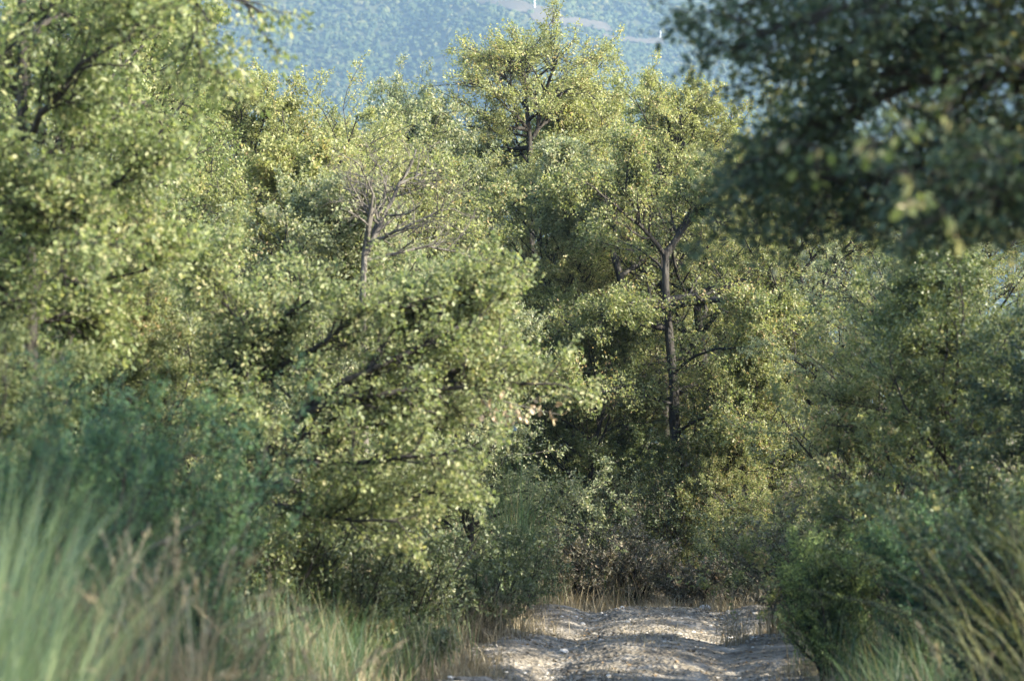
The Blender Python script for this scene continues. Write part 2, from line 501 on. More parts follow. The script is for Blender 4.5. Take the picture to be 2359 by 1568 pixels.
def generic_tree_meshes(seed, H, width, crown0, spec, nl=20, lean=.1, shape='round', r0=.1):
    rng = np.random.default_rng(seed)
    gw, gl = Geo(), Geo()
    tr, rr = grow(rng, np.array([[0, 0, -.3]]), np.array([[lean, 0, 1.]]), np.array([H * .95]), np.array([r0]), 12, .07, .05, .12)
    tubes(gw, tr, rr, 9)
    t = np.linspace(crown0, .98, nl) + rng.uniform(-.02, .02, nl)
    t = np.clip(t, 0, .99)
    x = t * 12; i = np.minimum(x.astype(int), 11); f = (x - i)[:, None]
    P = tr[0][i] * (1 - f) + tr[0][i + 1] * f
    u = (t - crown0) / (1 - crown0)
    if shape == 'round':
        prof = np.sqrt(np.clip(1 - (1.5 * u - .55) ** 2, .05, 1))
    elif shape == 'vase':
        prof = .55 + .55 * u
    else:
        prof = 1.05 - .75 * u
    L = width * .5 * prof * rng.uniform(.75, 1.2, nl)
    D = limb_dirs(rng, nl, 0, 1)
    e = R(8) + u * R(60) + rng.normal(0, .12, nl)
    D = np.stack([D[:, 0] / np.maximum(np.hypot(D[:, 0], D[:, 1]), .01) * np.cos(e), D[:, 1] / np.maximum(np.hypot(D[:, 0], D[:, 1]), .01) * np.cos(e), np.sin(e)], 1)
    p, r = grow(rng, P, D, L, r0 * .5 * (1 - .55 * t), 8, .13, .05, .25)
    tubes(gw, p, r, 6)
    crown_from(rng, gw, gl, p, r, L, spec)
    return gw.mesh('trunk_wood', True), gl.mesh('crown_leaves')

SPEC = dict(k1=9, r1=.62, k2=9, r2=.55, m=32, size=.056, t0=.12)
PROTO = {}
TOP = {}
def proto(key, **k):
    PROTO[key] = generic_tree_meshes(**k)
    co = np.empty(len(PROTO[key][1].vertices) * 3, np.float32)
    PROTO[key][1].vertices.foreach_get('co', co)
    TOP[key] = float(np.percentile(co[2::3], 99.8))
proto('broad', seed=1, H=7.5, width=6.0, crown0=.16, spec=SPEC, nl=30, r0=.13)
proto('tall', seed=2, H=9.5, width=4.6, crown0=.2, spec=SPEC, nl=34, r0=.13, lean=-.05)
proto('open', seed=3, H=8, width=5.2, crown0=.25, spec=dict(SPEC, m=24, k2=8), nl=28, shape='vase', lean=.15)
proto('low', seed=4, H=5, width=4.6, crown0=.06, spec=SPEC, nl=26, shape='round', lean=.1, r0=.08)

def place_tree(key, x, y, s, rz, mat, label, group='oaks of the wood', kind_name='oak_tree', sz=1.0, dz=0):
    z = float(ground_z(x, y)) + dz
    root = empty(kind_name, (x, y, z), label, 'tree', group)
    root.rotation_euler = (0, 0, R(rz))
    root.scale = (s, s, s * sz)
    for nm, me, mt in (('trunk', PROTO[key][0], BARK), ('crown', PROTO[key][1], mat)):
        o = bpy.data.objects.new(nm, me)
        if not me.materials: me.materials.append(mt)
        COL.objects.link(o)
        o.parent = root
        o.material_slots[0].link = 'OBJECT'
        o.material_slots[0].material = mt
    return root

def at(px, D):
    return (px - 1179) / F * D
def top_scale(key, py, D):
    """scale that puts a prototype's top at picture height py"""
    H = TOP[key]
    return lambda z: (W(1179, py, D)[2] - z) / H

TREES = [
 # key, px, depth, top py, rot, material, label
 ('broad', 650, 30, 135, 20, OAK_YEL, 'sunlit oak with forked dark stem in the upper left, crown against the mountain'),
 ('broad', 470, 34, 130, 80, OAK, 'oak crown left of the forked stem, rising behind the tall left-hand tree'),
 ('tall', 250, 26, -120, 140, OAK_BRIGHT, 'bright green oak directly right of the tall thin trunk at the left edge'),
 ('broad', 60, 24, -100, 200, OAK_BRIGHT, 'bright oak crown filling the upper left corner behind the thin trunk'),
 ('low', 885, 40, 250, 10, OAK_GREY, 'small round treetop left of centre between the forked oak and the leaning one'),
 ('broad', 1000, 42, 195, 100, OAK_GREY, 'small leaning oak with a bare dark stem left of the tallest central treetop'),
 ('low', 1370, 43, 225, 300, OAK_YEL, 'low treetop on the right shoulder of the tallest central tree'),
 ('low', 1450, 45, 190, 230, OAK_YEL, 'thin pale treetop standing alone right of the tallest central tree'),
 ('broad', 1640, 36, 160, 60, OAK_YEL, 'pale yellow-green oak crown just left of the dark overhanging boughs'),
 ('broad', 1540, 39, 270, 160, OAK, 'oak filling the slope below the pale lone treetop'),
 ('broad', 760, 33, 300, 250, OAK_YEL, 'sunlit oak behind the leafless tree, on its left'),
 ('low', 1030, 34, 330, 190, OAK, 'oak crown directly behind the leafless tree twigs'),
 ('broad', 1260, 37, 345, 330, OAK_YEL, 'olive oak crown below the tallest central tree'),
 ('open', 1210, 36, 420, 30, OAK, 'oak with a short forked stem left of the spreading central oak'),
 ('broad', 900, 27, 520, 120, OAK_GREY, 'grey-green oak behind and above the foreground oak'),
 ('low', 640, 22, 400, 70, OAK_GREY, 'grey-green oak above the foreground oak on the left'),
 ('low', 420, 20, 420, 260, OAK, 'oak right of the thin left trunk with a dark bough across it'),
 ('broad', 170, 19, 330, 45, OAK_GREY, 'grey-green leafy oak at the left edge, beneath the bright corner crown'),
 ('low', 330, 17, 600, 310, OAK, 'low shaded oak behind the left juniper'),
 ('broad', 1890, 33, 330, 15, OAK, 'oak right of the spreading central oak, seen below the dark boughs'),
 ('broad', 2080, 25, 480, 205, OAK_GREY, 'shaded blue-green oak right of centre under the dark boughs'),
 ('low', 2020, 20, 640, 95, OAK, 'olive oak bush beside the right side of the track, below the dark boughs'),
 ('low', 2250, 17, 560, 170, OAK_SHADE, 'olive oak with shade-darkened leaves at the right edge under the lowest bough'),
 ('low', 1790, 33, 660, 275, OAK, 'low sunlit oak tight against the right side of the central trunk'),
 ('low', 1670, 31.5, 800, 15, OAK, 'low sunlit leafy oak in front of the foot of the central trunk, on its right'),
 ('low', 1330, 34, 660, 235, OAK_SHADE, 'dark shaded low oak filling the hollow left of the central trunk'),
 ('broad', 880, 52, 290, 12, OAK, 'farther oak seen through the gaps left of the tallest central tree'),
 ('broad', 1130, 50, 320, 112, OAK_GREY, 'farther oak seen through the gaps just under the tallest central tree'),
 ('broad', 1420, 52, 300, 212, OAK, 'farther oak seen through the gaps right of the tallest central tree'),
 ('broad', 1720, 48, 330, 312, OAK_GREY, 'farther oak behind the oak next to the dark boughs'),
 ('broad', 2000, 42, 420, 62, OAK, 'farther oak seen through gaps under the dark boughs'),
 ('broad', 2260, 34, 420, 162, OAK, 'farther oak near the right edge behind the dark boughs'),
 ('broad', 640, 50, 250, 262, OAK, 'farther oak behind the forked oak in the upper left'),
 ('low', 1480, 40, 520, 2, OAK, 'oak behind the spreading central oak, filling between its left limbs'),
 ('low', 1690, 41, 500, 92, OAK_YEL, 'yellowish oak behind the spreading central oak, filling between its right limbs'),
 ('low', 1080, 27, 640, 132, OAK_GREY, 'grey-green low oak behind the right half of the foreground oak'),
 ('low', 760, 21, 660, 182, OAK_GREY, 'grey-green low oak directly behind the foreground oak'),
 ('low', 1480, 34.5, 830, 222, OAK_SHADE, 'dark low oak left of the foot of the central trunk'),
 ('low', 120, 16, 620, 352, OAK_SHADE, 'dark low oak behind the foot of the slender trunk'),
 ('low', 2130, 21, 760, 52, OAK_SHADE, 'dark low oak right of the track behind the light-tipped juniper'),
 ('low', 560, 24, 330, 33, OAK_YEL, 'sunlit low oak between the slender tree and the leafless one'),
 ('low', 300, 20, 480, 133, OAK, 'leafy low oak in the middle of the left side'),
 ('low', 480, 18.5, 620, 233, OAK_GREY, 'greyish low oak at the left shoulder of the foreground oak'),
 ('broad', 790, 36, 260, 283, OAK_YEL, 'sunlit oak whose top stands between the forked oak and the small round treetop'),
 ('low', 1345, 32.5, 690, 61, OAK_SHADE, 'olive low oak with shade-darkened leaves in front of the slanting forked stem'),
 ('low', 1680, 31.0, 940, 141, OAK, 'leafy low oak right of the foot of the central trunk, nearest the bank'),
 ('low', 40, 12.2, 700, 201, OAK_SHADE, 'olive low oak with shade-darkened leaves at the left edge around the foot of the slender trunk'),
 ('low', 2420, 15, 640, 25, OAK_DEEP_SHADE, 'dark leafy oak cut by the right edge at mid height'),
]
for key, px, D, py, rz, mt, lab in TREES:
    x = at(px, D); z = float(ground_z(x, D))
    place_tree(key, x, D, top_scale(key, py, D)(z), rz, mt, lab)

# unseen oaks added at right to shade the track, lower banks and boughs
OUT = [
 ('tall', 9.0, 13.5, .60, 'taller shade oak added beyond the right edge of the frame'),
 ('broad', 6.8, 4.9, 1.0, 'broad shade oak added beyond the right edge of the frame'),
 ('broad', 7.1, 8.9, .72, 'dense low shade oak added beyond the right edge, level with the lower left grass'),
 ('tall', 6.4, 1.0, .80, 'shade oak added beside the camera on its right'),
 ('broad', 7.5, -2.5, .70, 'shade oak added behind the camera on the right'),
 ('broad', 7.2, 18.0, .58, 'low shade oak added outside the right edge level with the middle of the track'),
 ('broad', 8.2, 22.6, .62, 'low shade oak added outside the right edge level with the end of the track'),
 ('broad', 8.8, 26.6, .70, 'shade oak added outside the right edge level with the bank beyond the track'),
]
for k, (key, x, y, s, lab) in enumerate(OUT):
    place_tree(key, x, y, s, 77 * k, OAK, lab, 'shade oaks added outside the frame')

def custom_tree(name, base, mains, label, bark, leafmat, spec, seed, extra=None, cat='tree', group=None, sides=8, n=10):
    """mains: list of (polyline world pts, r0, r1, leafy)"""
    rng = np.random.default_rng(seed)
    root = empty(name, tuple(base), label, cat, group)
    gw, gl = Geo(), Geo()
    base = np.asarray(base, float)
    LP, LR, LL = [], [], []
    for poly, r0, r1, leafy in mains:
        p = resample(poly, n)
        k = np.arange(n)[:, None]
        p = p + rng.normal(0, .012, p.shape) * (k > 0) * (k < n)
        rad = np.linspace(r0, r1, n)
        tubes(gw, (p - base)[None], rad[None], sides)
        if leafy:
            LP.append(p - base); LR.append(rad); LL.append(np.sum(np.linalg.norm(np.diff(p, axis=0), axis=1)) * leafy)
    LP, LR, LL = np.array(LP), np.array(LR), np.array(LL)
    crown_from(rng, gw, gl, LP, LR, LL, spec)
    if extra:
        LP2, D2, L2, r2 = spawn(rng, LP, LR, LL, extra['k'], extra['t0'], R(40), R(85), extra['ratio'], extra.get('flat', .6), .55)
        p, r = grow(rng, P=LP2, D=D2, L=L2, r=np.clip(r2, .01, .06), n=9, wob=.12, up=extra.get('up', .03))
        tubes(gw, p, r, 6)
        crown_from(rng, gw, gl, p, r, L2, dict(spec, k1=extra.get('k1', spec['k1'])))
    gw.build('trunk', bark, root, True)
    if gl.v: gl.build('crown', leafmat, root)
    return root, rng

def poly(D, *pts):
    """pixel polyline with depth offsets (px, py, dd)"""
    return [W(p[0], p[1], D + (p[2] if len(p) > 2 else 0)) for p in pts]

# the spreading central oak: limbs laid out in metres from the depth of its trunk
D0 = 32.0
bx = at(1560, D0); base = (bx, D0, float(ground_z(bx, D0)))
custom_tree('spreading_oak', base, [
    ([base, *poly(D0, (1560, 1080), (1553, 930), (1548, 830), (1537, 730), (1532, 640), (1530, 585))], .105, .05, 0),
    (poly(D0, (1530, 590), (1560, 545, .1), (1590, 490, .3), (1600, 440, .5), (1640, 370, .7)), 0.063, 0.015, .8),
    (poly(D0, (1590, 500, .3), (1640, 470, 0), (1690, 420, -.4), (1720, 370, -.7)), 0.038, 0.008, .8),
    (poly(D0, (1528, 585), (1500, 545, -.2), (1450, 500, -.5), (1400, 460, -.8), (1350, 420, -1.2)), 0.038, 0.008, .9),
    (poly(D0, (1475, 520, -.3), (1460, 470, -.4), (1440, 430, -.5), (1450, 360, -.6)), 0.023, 0.005, .9),
    (poly(D0, (1532, 715), (1570, 698, -.2), (1620, 695, -.5), (1680, 690, -.8), (1740, 698, -1.1), (1790, 715, -1.4)), 0.060, 0.022, .7),
    (poly(D0, (1535, 690), (1590, 680, .2), (1650, 668, .6), (1720, 655, 1.1), (1780, 640, 1.5)), 0.05, 0.02, .8),
    (poly(D0, (1528, 712), (1500, 690, -.2), (1460, 705, -.5), (1420, 730, -.8), (1380, 740, -1.1)), 0.05, 0.018, .7),
    (poly(D0, (1530, 755), (1480, 748, -.1), (1400, 748, .2), (1330, 755, .5), (1260, 770, .8)), 0.05, 0.018, .8),
    (poly(D0, (1550, 930), (1500, 915, -.3), (1450, 890, -.7), (1400, 900, -1.2), (1340, 900, -1.6)), 0.026, 0.005, .8),
    (poly(D0, (1550, 860), (1600, 820, -.6), (1680, 800, -1.2), (1780, 800, -1.6)), 0.030, 0.005, .8),
    (poly(D0, (1550, 900), (1620, 880, .5), (1700, 850, 1.2), (1800, 860, 1.6)), 0.030, 0.005, .8),
    (poly(D0, (1556, 1000), (1620, 960, -.8), (1700, 950, -1.4), (1760, 980, -2.0)), 0.026, 0.005, .8),
    (poly(D0, (1535, 640), (1510, 600, .5), (1440, 560, 1.2), (1380, 540, 1.8)), 0.026, 0.005, .8),
  ], 'spreading oak past the end of the track, dark trunk with level limbs on both sides',
  BARK, OAK, dict(SPEC, k1=14, k2=8, r1=.45, m=14, size=.052), 21, extra=dict(k=2, t0=.5, ratio=.4))

# second forked stem left of it
D1 = 35.0
bx = at(1430, D1); base = (bx, D1, float(ground_z(bx, D1)))
custom_tree('oak_tree', base, [
    ([base, *poly(D1, (1440, 900), (1440, 700), (1415, 590))], .1, .06, 0),
    (poly(D1, (1418, 600), (1395, 565), (1370, 540, .2), (1330, 500, .4), (1270, 470, .6)), .055, .015, .9),
    (poly(D1, (1403, 580), (1412, 540, -.2), (1418, 490, -.3), (1400, 420, -.5)), .035, .012, .9),
    (poly(D1, (1425, 640), (1480, 600, .6), (1540, 540, 1.0), (1600, 420, 1.4)), .04, .012, .8),
    (poly(D1, (1340, 505, .4), (1300, 440, .2), (1320, 380, 0)), .03, .01, .9),
  ], 'oak with a slanting forked bare stem just left of the spreading central oak', BARK, OAK_GREY,
  dict(SPEC, k1=10, r1=.5, m=12, size=.062), 22, extra=dict(k=4, t0=.3, ratio=.6), group='oaks of the wood')

# the tallest tree in the middle
D2 = 41.0
bx = at(1220, D2); base = (bx, D2, float(ground_z(bx, D2)))
custom_tree('tall_oak', base, [
    ([base, *poly(D2, (1222, 600), (1222, 430), (1220, 320), (1216, 260), (1210, 190), (1212, 150), (1220, 115))], .16, .02, .35),
    (poly(D2, (1215, 330), (1245, 290), (1290, 275, .4), (1330, 280, .8)), .05, .015, .9),
    (poly(D2, (1240, 290), (1255, 210), (1280, 150, -.3), (1312, 105, -.5)), .05, .012, .8),
    (poly(D2, (1212, 250), (1180, 200, .3), (1130, 160, .6), (1085, 165, .8)), .045, .012, .8),
    (poly(D2, (1212, 230), (1195, 150, -.4), (1150, 140, -.7), (1120, 125, -.9)), .04, .012, .8),
    (poly(D2, (1216, 300), (1150, 290, -.5), (1100, 260, -1), (1060, 250, -1.2)), .05, .012, .9),
    (poly(D2, (1218, 340), (1160, 350, .6), (1110, 350, 1)), .05, .012, .9),
    (poly(D2, (1250, 240), (1300, 215, .6), (1340, 190, 1), (1370, 190, 1.2)), .035, .01, .9),
    (poly(D2, (1213, 180), (1240, 120, .5), (1248, 110, .6)), .03, .01, 1.0),
    (poly(D2, (1222, 380), (1290, 350, -.8), (1340, 330, -1.3)), .045, .012, .9),
    (poly(D2, (1215, 300), (1160, 240, -.8), (1110, 200, -1.2), (1060, 190, -1.4)), .04, .012, .9),
    (poly(D2, (1215, 280), (1270, 230, -1), (1330, 200, -1.3), (1370, 230, -1.5)), .04, .012, .9),
    (poly(D2, (1214, 210), (1190, 150, .6), (1160, 145, .9), (1130, 140, 1)), .03, .01, 1),
    (poly(D2, (1214, 200), (1250, 170, -.8), (1290, 130, -1), (1310, 150, -1)), .03, .01, 1),
  ], 'tallest tree in the middle of the picture, airy pale crown rising against the blue mountain', BARK, OAK_YEL,
  dict(SPEC, k1=9, k2=8, r1=.7, m=12, size=.055, a0=18, a1=60), 23, extra=dict(k=2, t0=.3, ratio=.8))

# the foreground oak on the left bank
D3 = 15.5
bx = at(545, D3); base = (bx, D3, float(ground_z(bx, D3)))
custom_tree('foreground_oak', base, [
    ([base, *poly(D3, (548, 1250), (590, 1130, 0), (620, 1050, 0), (665, 985, -.1), (720, 930, -.2))], .065, .03, 0),
    (poly(D3, (605, 1090), (560, 1000, .3), (535, 890, .4), (550, 800, .5), (570, 730, .6), (590, 670, .7)), .05, .012, .55),
    (poly(D3, (540, 880, .4), (600, 800, .2), (650, 740, 0), (690, 690, -.1)), .03, .01, .6),
    (poly(D3, (540, 900, .4), (640, 850, .1), (740, 790, -.2), (810, 740, -.3), (860, 700, -.3)), .035, .01, .6),
    (poly(D3, (665, 985, -.1), (760, 900, -.3), (860, 850, -.4), (960, 800, -.4), (1040, 760, -.3), (1110, 730, -.2)), .035, .01, .5),
    (poly(D3, (700, 950, -.2), (820, 920, -.4), (940, 900, -.4), (1060, 890, -.3), (1180, 885, -.2), (1290, 885, -.2)), .03, .008, .4),
    (poly(D3, (640, 1020, 0), (760, 990, .3), (880, 960, .5), (1000, 960, .6), (1100, 980, .7)), .03, .010, .38),
    (poly(D3, (620, 1060, 0), (740, 1070, -.4), (860, 1060, -.8), (960, 1050, -1.0), (1060, 1040, -1.0)), .03, .010, .3),
    (poly(D3, (600, 1110, 0), (720, 1140, .2), (840, 1150, .3), (960, 1140, .4), (1050, 1130, .5)), .025, .008, .38),
    (poly(D3, (590, 1140, 0), (700, 1180, -.3), (820, 1200, -.6), (920, 1200, -.7)), .022, .008, .5),
    (poly(D3, (850, 850, -.4), (900, 780, 0), (940, 730, .2), (980, 700, .3)), .02, .008, .6),
    (poly(D3, (860, 700, -.3), (930, 710, -.2), (1010, 700, 0), (1090, 710, .2)), .02, .008, .6),
    (poly(D3, (590, 1130, 0), (540, 1060, -.3), (520, 980, -.5), (560, 940, -.6)), .02, .008, .25),
    (poly(D3, (600, 800, .2), (520, 700, .2), (470, 620, .2)), .014, .004, .5),
    (poly(D3, (1010, 720, 0), (1080, 690, .1), (1130, 670, .1)), .012, .004, .4),
    (poly(D3, (960, 900, -.4), (1040, 850, -.2), (1110, 820, 0), (1160, 800, .1)), .02, .008, .6),
  ], 'pale green oak on the left bank, slanting stem, leafy branch reaching towards the track', BARK, OAK_SOFT,
  dict(SPEC, k1=22, k2=9, r1=.42, r2=.55, m=16, size=.037, tmpl=LOBED, flat=.3, jit=.025, a0=18, a1=65), 24)

# dry brown leaves hanging from that tree's long branch
def dry_sprig():
    rng = np.random.default_rng(9)
    root = empty('dead_oak_branch', tuple(W(1110, 925, 15.2)), 'broken twig with pinkish brown dead leaves hanging under the long branch of the foreground oak', 'branch')
    b = W(1110, 925, 15.2)
    gw, gl = Geo(), Geo()
    p = resample(np.array(poly(15.2, (1060, 890), (1130, 915, -.05), (1200, 935, 0), (1290, 955, 0))), 8) - b
    q = resample(np.array(poly(15.2, (1100, 905), (1140, 950), (1210, 960, .05))), 8) - b
    LP = np.stack([p, q]); tubes(gw, LP, np.full((2, 8), .006) * np.linspace(1, .4, 8), 5)
    P, D, L, r = spawn(rng, LP, np.full((2, 8), .005), np.full(2, .5), 9, .1, R(30), R(70), .3)
    p2, r2 = grow(rng, P, D, L, r * .6, 4, .2, -.02)
    tubes(gw, p2, r2, 3)
    foliage(gl, rng, p2, 6, .045, LOBED, .01, droop=.8)
    gw.build('twig', BARK_PALE, root); gl.build('dead_leaves', DRYLEAF, root)
dry_sprig()

# the leafless tree
D4 = 21.5
bx = at(835, D4); base = (bx, D4, float(ground_z(bx, D4)))
custom_tree('leafless_tree', base, [
    ([base, *poly(D4, (838, 900), (835, 700), (838, 590), (852, 540), (860, 480))], .05, .028, 0),
    (poly(D4, (838, 590), (860, 550, 0), (885, 500, .1), (915, 430, .2), (950, 380, .3), (960, 345, .3)), .035, .008, .8),
    (poly(D4, (848, 560), (852, 480, -.2), (848, 420, -.3), (830, 380, -.5)), .022, .006, .9),
    (poly(D4, (850, 560), (900, 540, -.2), (950, 515, -.3), (1000, 490, -.3), (1050, 480, -.3)), .022, .006, .8),
    (poly(D4, (860, 545), (880, 470, .3), (890, 430, .5), (870, 370, .6)), .02, .006, .9),
    (poly(D4, (840, 600), (900, 590, .2), (980, 570, .4), (1060, 585, .5), (1120, 600, .5)), .02, .005, .8),
    (poly(D4, (855, 490), (820, 450, .1), (780, 430, .2)), .016, .005, .9),
    (poly(D4, (915, 430), (970, 400, .1), (1010, 400, .1)), .015, .005, .9),
  ], 'leafless grey tree with bare twigs left of centre, standing among leafy oaks', BARK_PALE, OAK_YEL,
  dict(k1=12, r1=.55, k2=8, r2=.6, m=1, size=.05, flat=.2, t0=.15), 25)

# tall thin-trunked tree at the left edge
D5 = 13.0
bx = at(70, D5); base = (bx, D5, float(ground_z(bx, D5)))
custom_tree('slender_oak', base, [
    ([base, *poly(D5, (68, 900), (62, 650), (66, 480), (60, 320), (62, 200), (50, 80), (45, -60), (50, -300))], .06, .02, .2),
    (poly(D5, (64, 480), (160, 440, .2), (260, 420, .4), (330, 380, .5)), .025, .008, .7),
    (poly(D5, (62, 330), (120, 230, -.3), (200, 140, -.4), (300, 90, -.4), (380, 60, -.4)), .025, .008, .6),
    (poly(D5, (60, 250), (0, 180, .3), (-80, 140, .4)), .02, .008, .8),
    (poly(D5, (52, 100), (150, 30, .4), (260, 0, .6), (380, -40, .8)), .022, .008, .6),
    (poly(D5, (48, -20), (200, -60, -.5), (360, -60, -.9), (500, -20, -1.1), (600, 30, -1.2)), .025, .008, .55),
    (poly(D5, (64, 520), (0, 440, -.3), (-80, 400, -.5)), .02, .008, .8),
    (poly(D5, (62, 430), (140, 330, .6), (260, 270, 1.0), (340, 230, 1.3)), .022, .008, .7),
    (poly(D5, (66, 560), (150, 560, -.6), (260, 540, -.9)), .02, .008, .7),
    (poly(D5, (66, 620), (150, 640, .4), (250, 640, .7), (340, 620, .9)), .018, .007, .7),
    (poly(D5, (68, 700), (20, 680, -.2), (-60, 660, -.3)), .015, .007, .9),
    (poly(D5, (68, 730), (150, 740, .6), (230, 740, .9)), .015, .007, .8),
  ], 'bright slender oak at the left edge, thin upright trunk rising out of the picture', BARK, OAK_BRIGHT,
  dict(SPEC, k1=12, k2=8, r1=.5, r2=.5, m=10, size=.041, tmpl=LOBED, jit=.03, a0=20, a1=65), 26, extra=dict(k=2, t0=.2, ratio=.6))

# the near tree on the right whose boughs hang into the picture
D6 = 8.4
bx = at(3050, D6); base = (bx, D6, float(ground_z(bx, D6)))
custom_tree('overhanging_oak', base, [
    ([base, *poly(D6, (3040, 900), (3000, 500), (2980, 200), (2960, -200), (2900, -500))], .16, .08, 0),
    (poly(D6, (3000, 420), (2700, 370, -.2), (2450, 370, -.3), (2300, 380, -.3), (2150, 385, -.2), (2000, 400, 0), (1890, 420, .1), (1800, 405, .2)), .05, .008, .35),
    (poly(D6, (2990, 330), (2700, 300, .3), (2450, 290, .4), (2250, 310, .4), (2050, 330, .5), (1880, 370, .5), (1720, 415, .5)), .05, .008, .3),
    (poly(D6, (2980, 250), (2650, 180, -.3), (2400, 170, -.4), (2150, 190, -.4), (1980, 240, -.3), (1850, 300, -.2)), .045, .008, .35),
    (poly(D6, (2970, 120), (2650, 30, .2), (2380, 40, .4), (2100, 90, .5), (1940, 110, .6), (1810, 150, .6)), .045, .008, .35),
    (poly(D6, (2970, 0), (2650, -100, -.4), (2350, -70, -.6), (2050, -10, -.6), (1900, 30, -.5), (1760, 80, -.4)), .045, .008, .35),
    (poly(D6, (2950, -100), (2600, -200, .3), (2300, -160, .4), (2020, -80, .4), (1860, -30, .3), (1740, 0, .3)), .045, .008, .3),
    (poly(D6, (3000, 480), (2700, 480, .4), (2450, 470, .6), (2250, 470, .7), (2080, 490, .8), (1930, 510, .9)), .04, .008, .35),
    (poly(D6, (3000, 350), (2800, 240, .9), (2500, 150, 1.3), (2250, 130, 1.5), (2000, 180, 1.6)), .04, .008, .35),
    (poly(D6, (3010, 450), (2750, 420, -.7), (2550, 400, -1.0), (2350, 420, -1.1), (2200, 450, -1.1)), .035, .008, .35),
  ], 'dark overhanging oak at the upper right, shaded boughs reaching in from beyond the right edge', BARK, OAK_DEEP_SHADE,
  dict(SPEC, k1=28, k2=10, r1=.30, r2=.5, m=11, size=.038, tmpl=LOBED, flat=.2, t0=.3, jit=.03, a0=10, a1=48, up1=-.05), 27)

def sunlit_sprig(px, py, D, n, label, seed, ln=.14):
    rng = np.random.default_rng(seed)
    b = W(px, py, D)
    root = empty('leafy_twig', tuple(b), label, 'twig', 'sunlit leaf sprays of the overhanging oak')
    gw, gl = Geo(), Geo()
    P = np.zeros((5, 3)); Dr = rng.normal(0, 1, (5, 3)) + [-.6, 0, -.3]
    p, r = grow(rng, P, Dr, rng.uniform(.5, 1, 5) * ln, np.full(5, .003), 4, .2, 0)
    tubes(gw, p, r, 4)
    foliage(gl, rng, p, n, .05, LOBED, .012, droop=.6)
    gw.build('twig', BARK, root); gl.build('leaves', GLOWLEAF, root)
sunlit_sprig(2230, 190, 6.5, 3, 'sunlit pinkish leaves hanging under the upper dark bough near the right edge', 1)
sunlit_sprig(2190, 235, 6.5, 2, 'small sunlit leaf spray just below the pinkish leaves', 2)
sunlit_sprig(2020, 315, 6.5, 3, 'yellow-green sunlit leaf spray in the middle of the dark boughs', 3)
sunlit_sprig(2075, 290, 6.5, 2, 'little sunlit leaf spray right of the yellow-green one', 4)
sunlit_sprig(2150, 455, 6.5, 7, 'largest sunlit leaf spray, hanging below the lowest dark bough', 5, .2)
sunlit_sprig(1880, 345, 6.5, 2, 'faint sunlit leaves at the left of the dark boughs', 6)

# ------------------------------------------------------------------ shrubs
def shrub(name, x, y, h, wd, mat, label, seed, cat='shrub', group=None, stems=14, k1=5, k2=5, m=14, size=.035, tmpl=DIAM, up=.08, spread=.9, wood=BARK, z=None):
    rng = np.random.default_rng(seed)
    zz = float(ground_z(x, y)) if z is None else z
    root = empty(name, (x, y, zz), label, cat, group)
    gw, gl = Geo(), Geo()
    a = rng.uniform(0, 6.28, stems); sp = rng.uniform(.1, spread, stems) * (wd / (2 * h)) * 1.2
    D = np.stack([np.cos(a) * sp, np.sin(a) * sp, np.ones(stems)], 1)
    P = np.stack([rng.normal(0, .05, stems), rng.normal(0, .05, stems), np.full(stems, -.05)], 1)
    L = h * rng.uniform(.7, 1.1, stems) * np.sqrt(1 + sp ** 2 * .7)
    p, r = grow(rng, P, D, L, rng.uniform(.008, .016, stems), 7, .08, up * .5, .3)
    tubes(gw, p, r, 5)
    P, D, L1, r_ = spawn(rng, p, r, L, k1, .12, R(20), R(60), .42, .2)
    p1, r1 = grow(rng, P, D, L1, np.clip(r_, .002, .01), 4, .12, up, .4)
    tubes(gw, p1, r1, 3)
    P, D, L2, r_ = spawn(rng, p1, r1, L1, k2, .1, R(20), R(60), .5, .1)
    L2 = np.clip(L2, .06, .4)
    p2, r2 = grow(rng, P, D, L2, np.clip(r_, .0015, .004), 3, .15, up, .5)
    tubes(gw, p2, r2, 3)
    foliage(gl, rng, p2, m, size, tmpl, jit=.012, t0=0, droop=.05, upn=.4)
    foliage(gl, rng, p1, m, size, tmpl, jit=.012, t0=0, droop=.05, upn=.4)
    gw.build('stems', wood, root); gl.build('foliage', mat, root)
    return root

NEED = np.array([[0, 0], [.5, .12], [1, 0]])
def juniper(px, D, top, wd, label, seed, k=1.0, z=None, mat=None):
    h = (W(px, top, D)[2] - float(ground_z(at(px, D), D))) / 1.3
    return shrub('juniper', at(px, D), D, h, wd, mat or JUN, label, seed, 'juniper', 'junipers by the track', stems=int(26 * k), k1=10, k2=8, m=20, size=.032, tmpl=NEED, up=.14, spread=.9, z=z)
juniper(385, 10.8, 760, .8, 'dark green juniper on the left bank between the slender trunk and the foreground oak', 31)
juniper(85, 9.8, 700, 1.0, 'soft green juniper at the left edge behind the tall pale grass', 32)
juniper(1905, 17.0, 1170, .9, 'juniper with light green arching tips on the right side of the track', 33, mat=JUN_TIP)
juniper(2150, 14.5, 1120, 1.1, 'larger shaded juniper right of the one with light green tips', 34)
juniper(240, 12.2, 850, .8, 'shaded juniper between the left-edge juniper and the darkest one', 35)

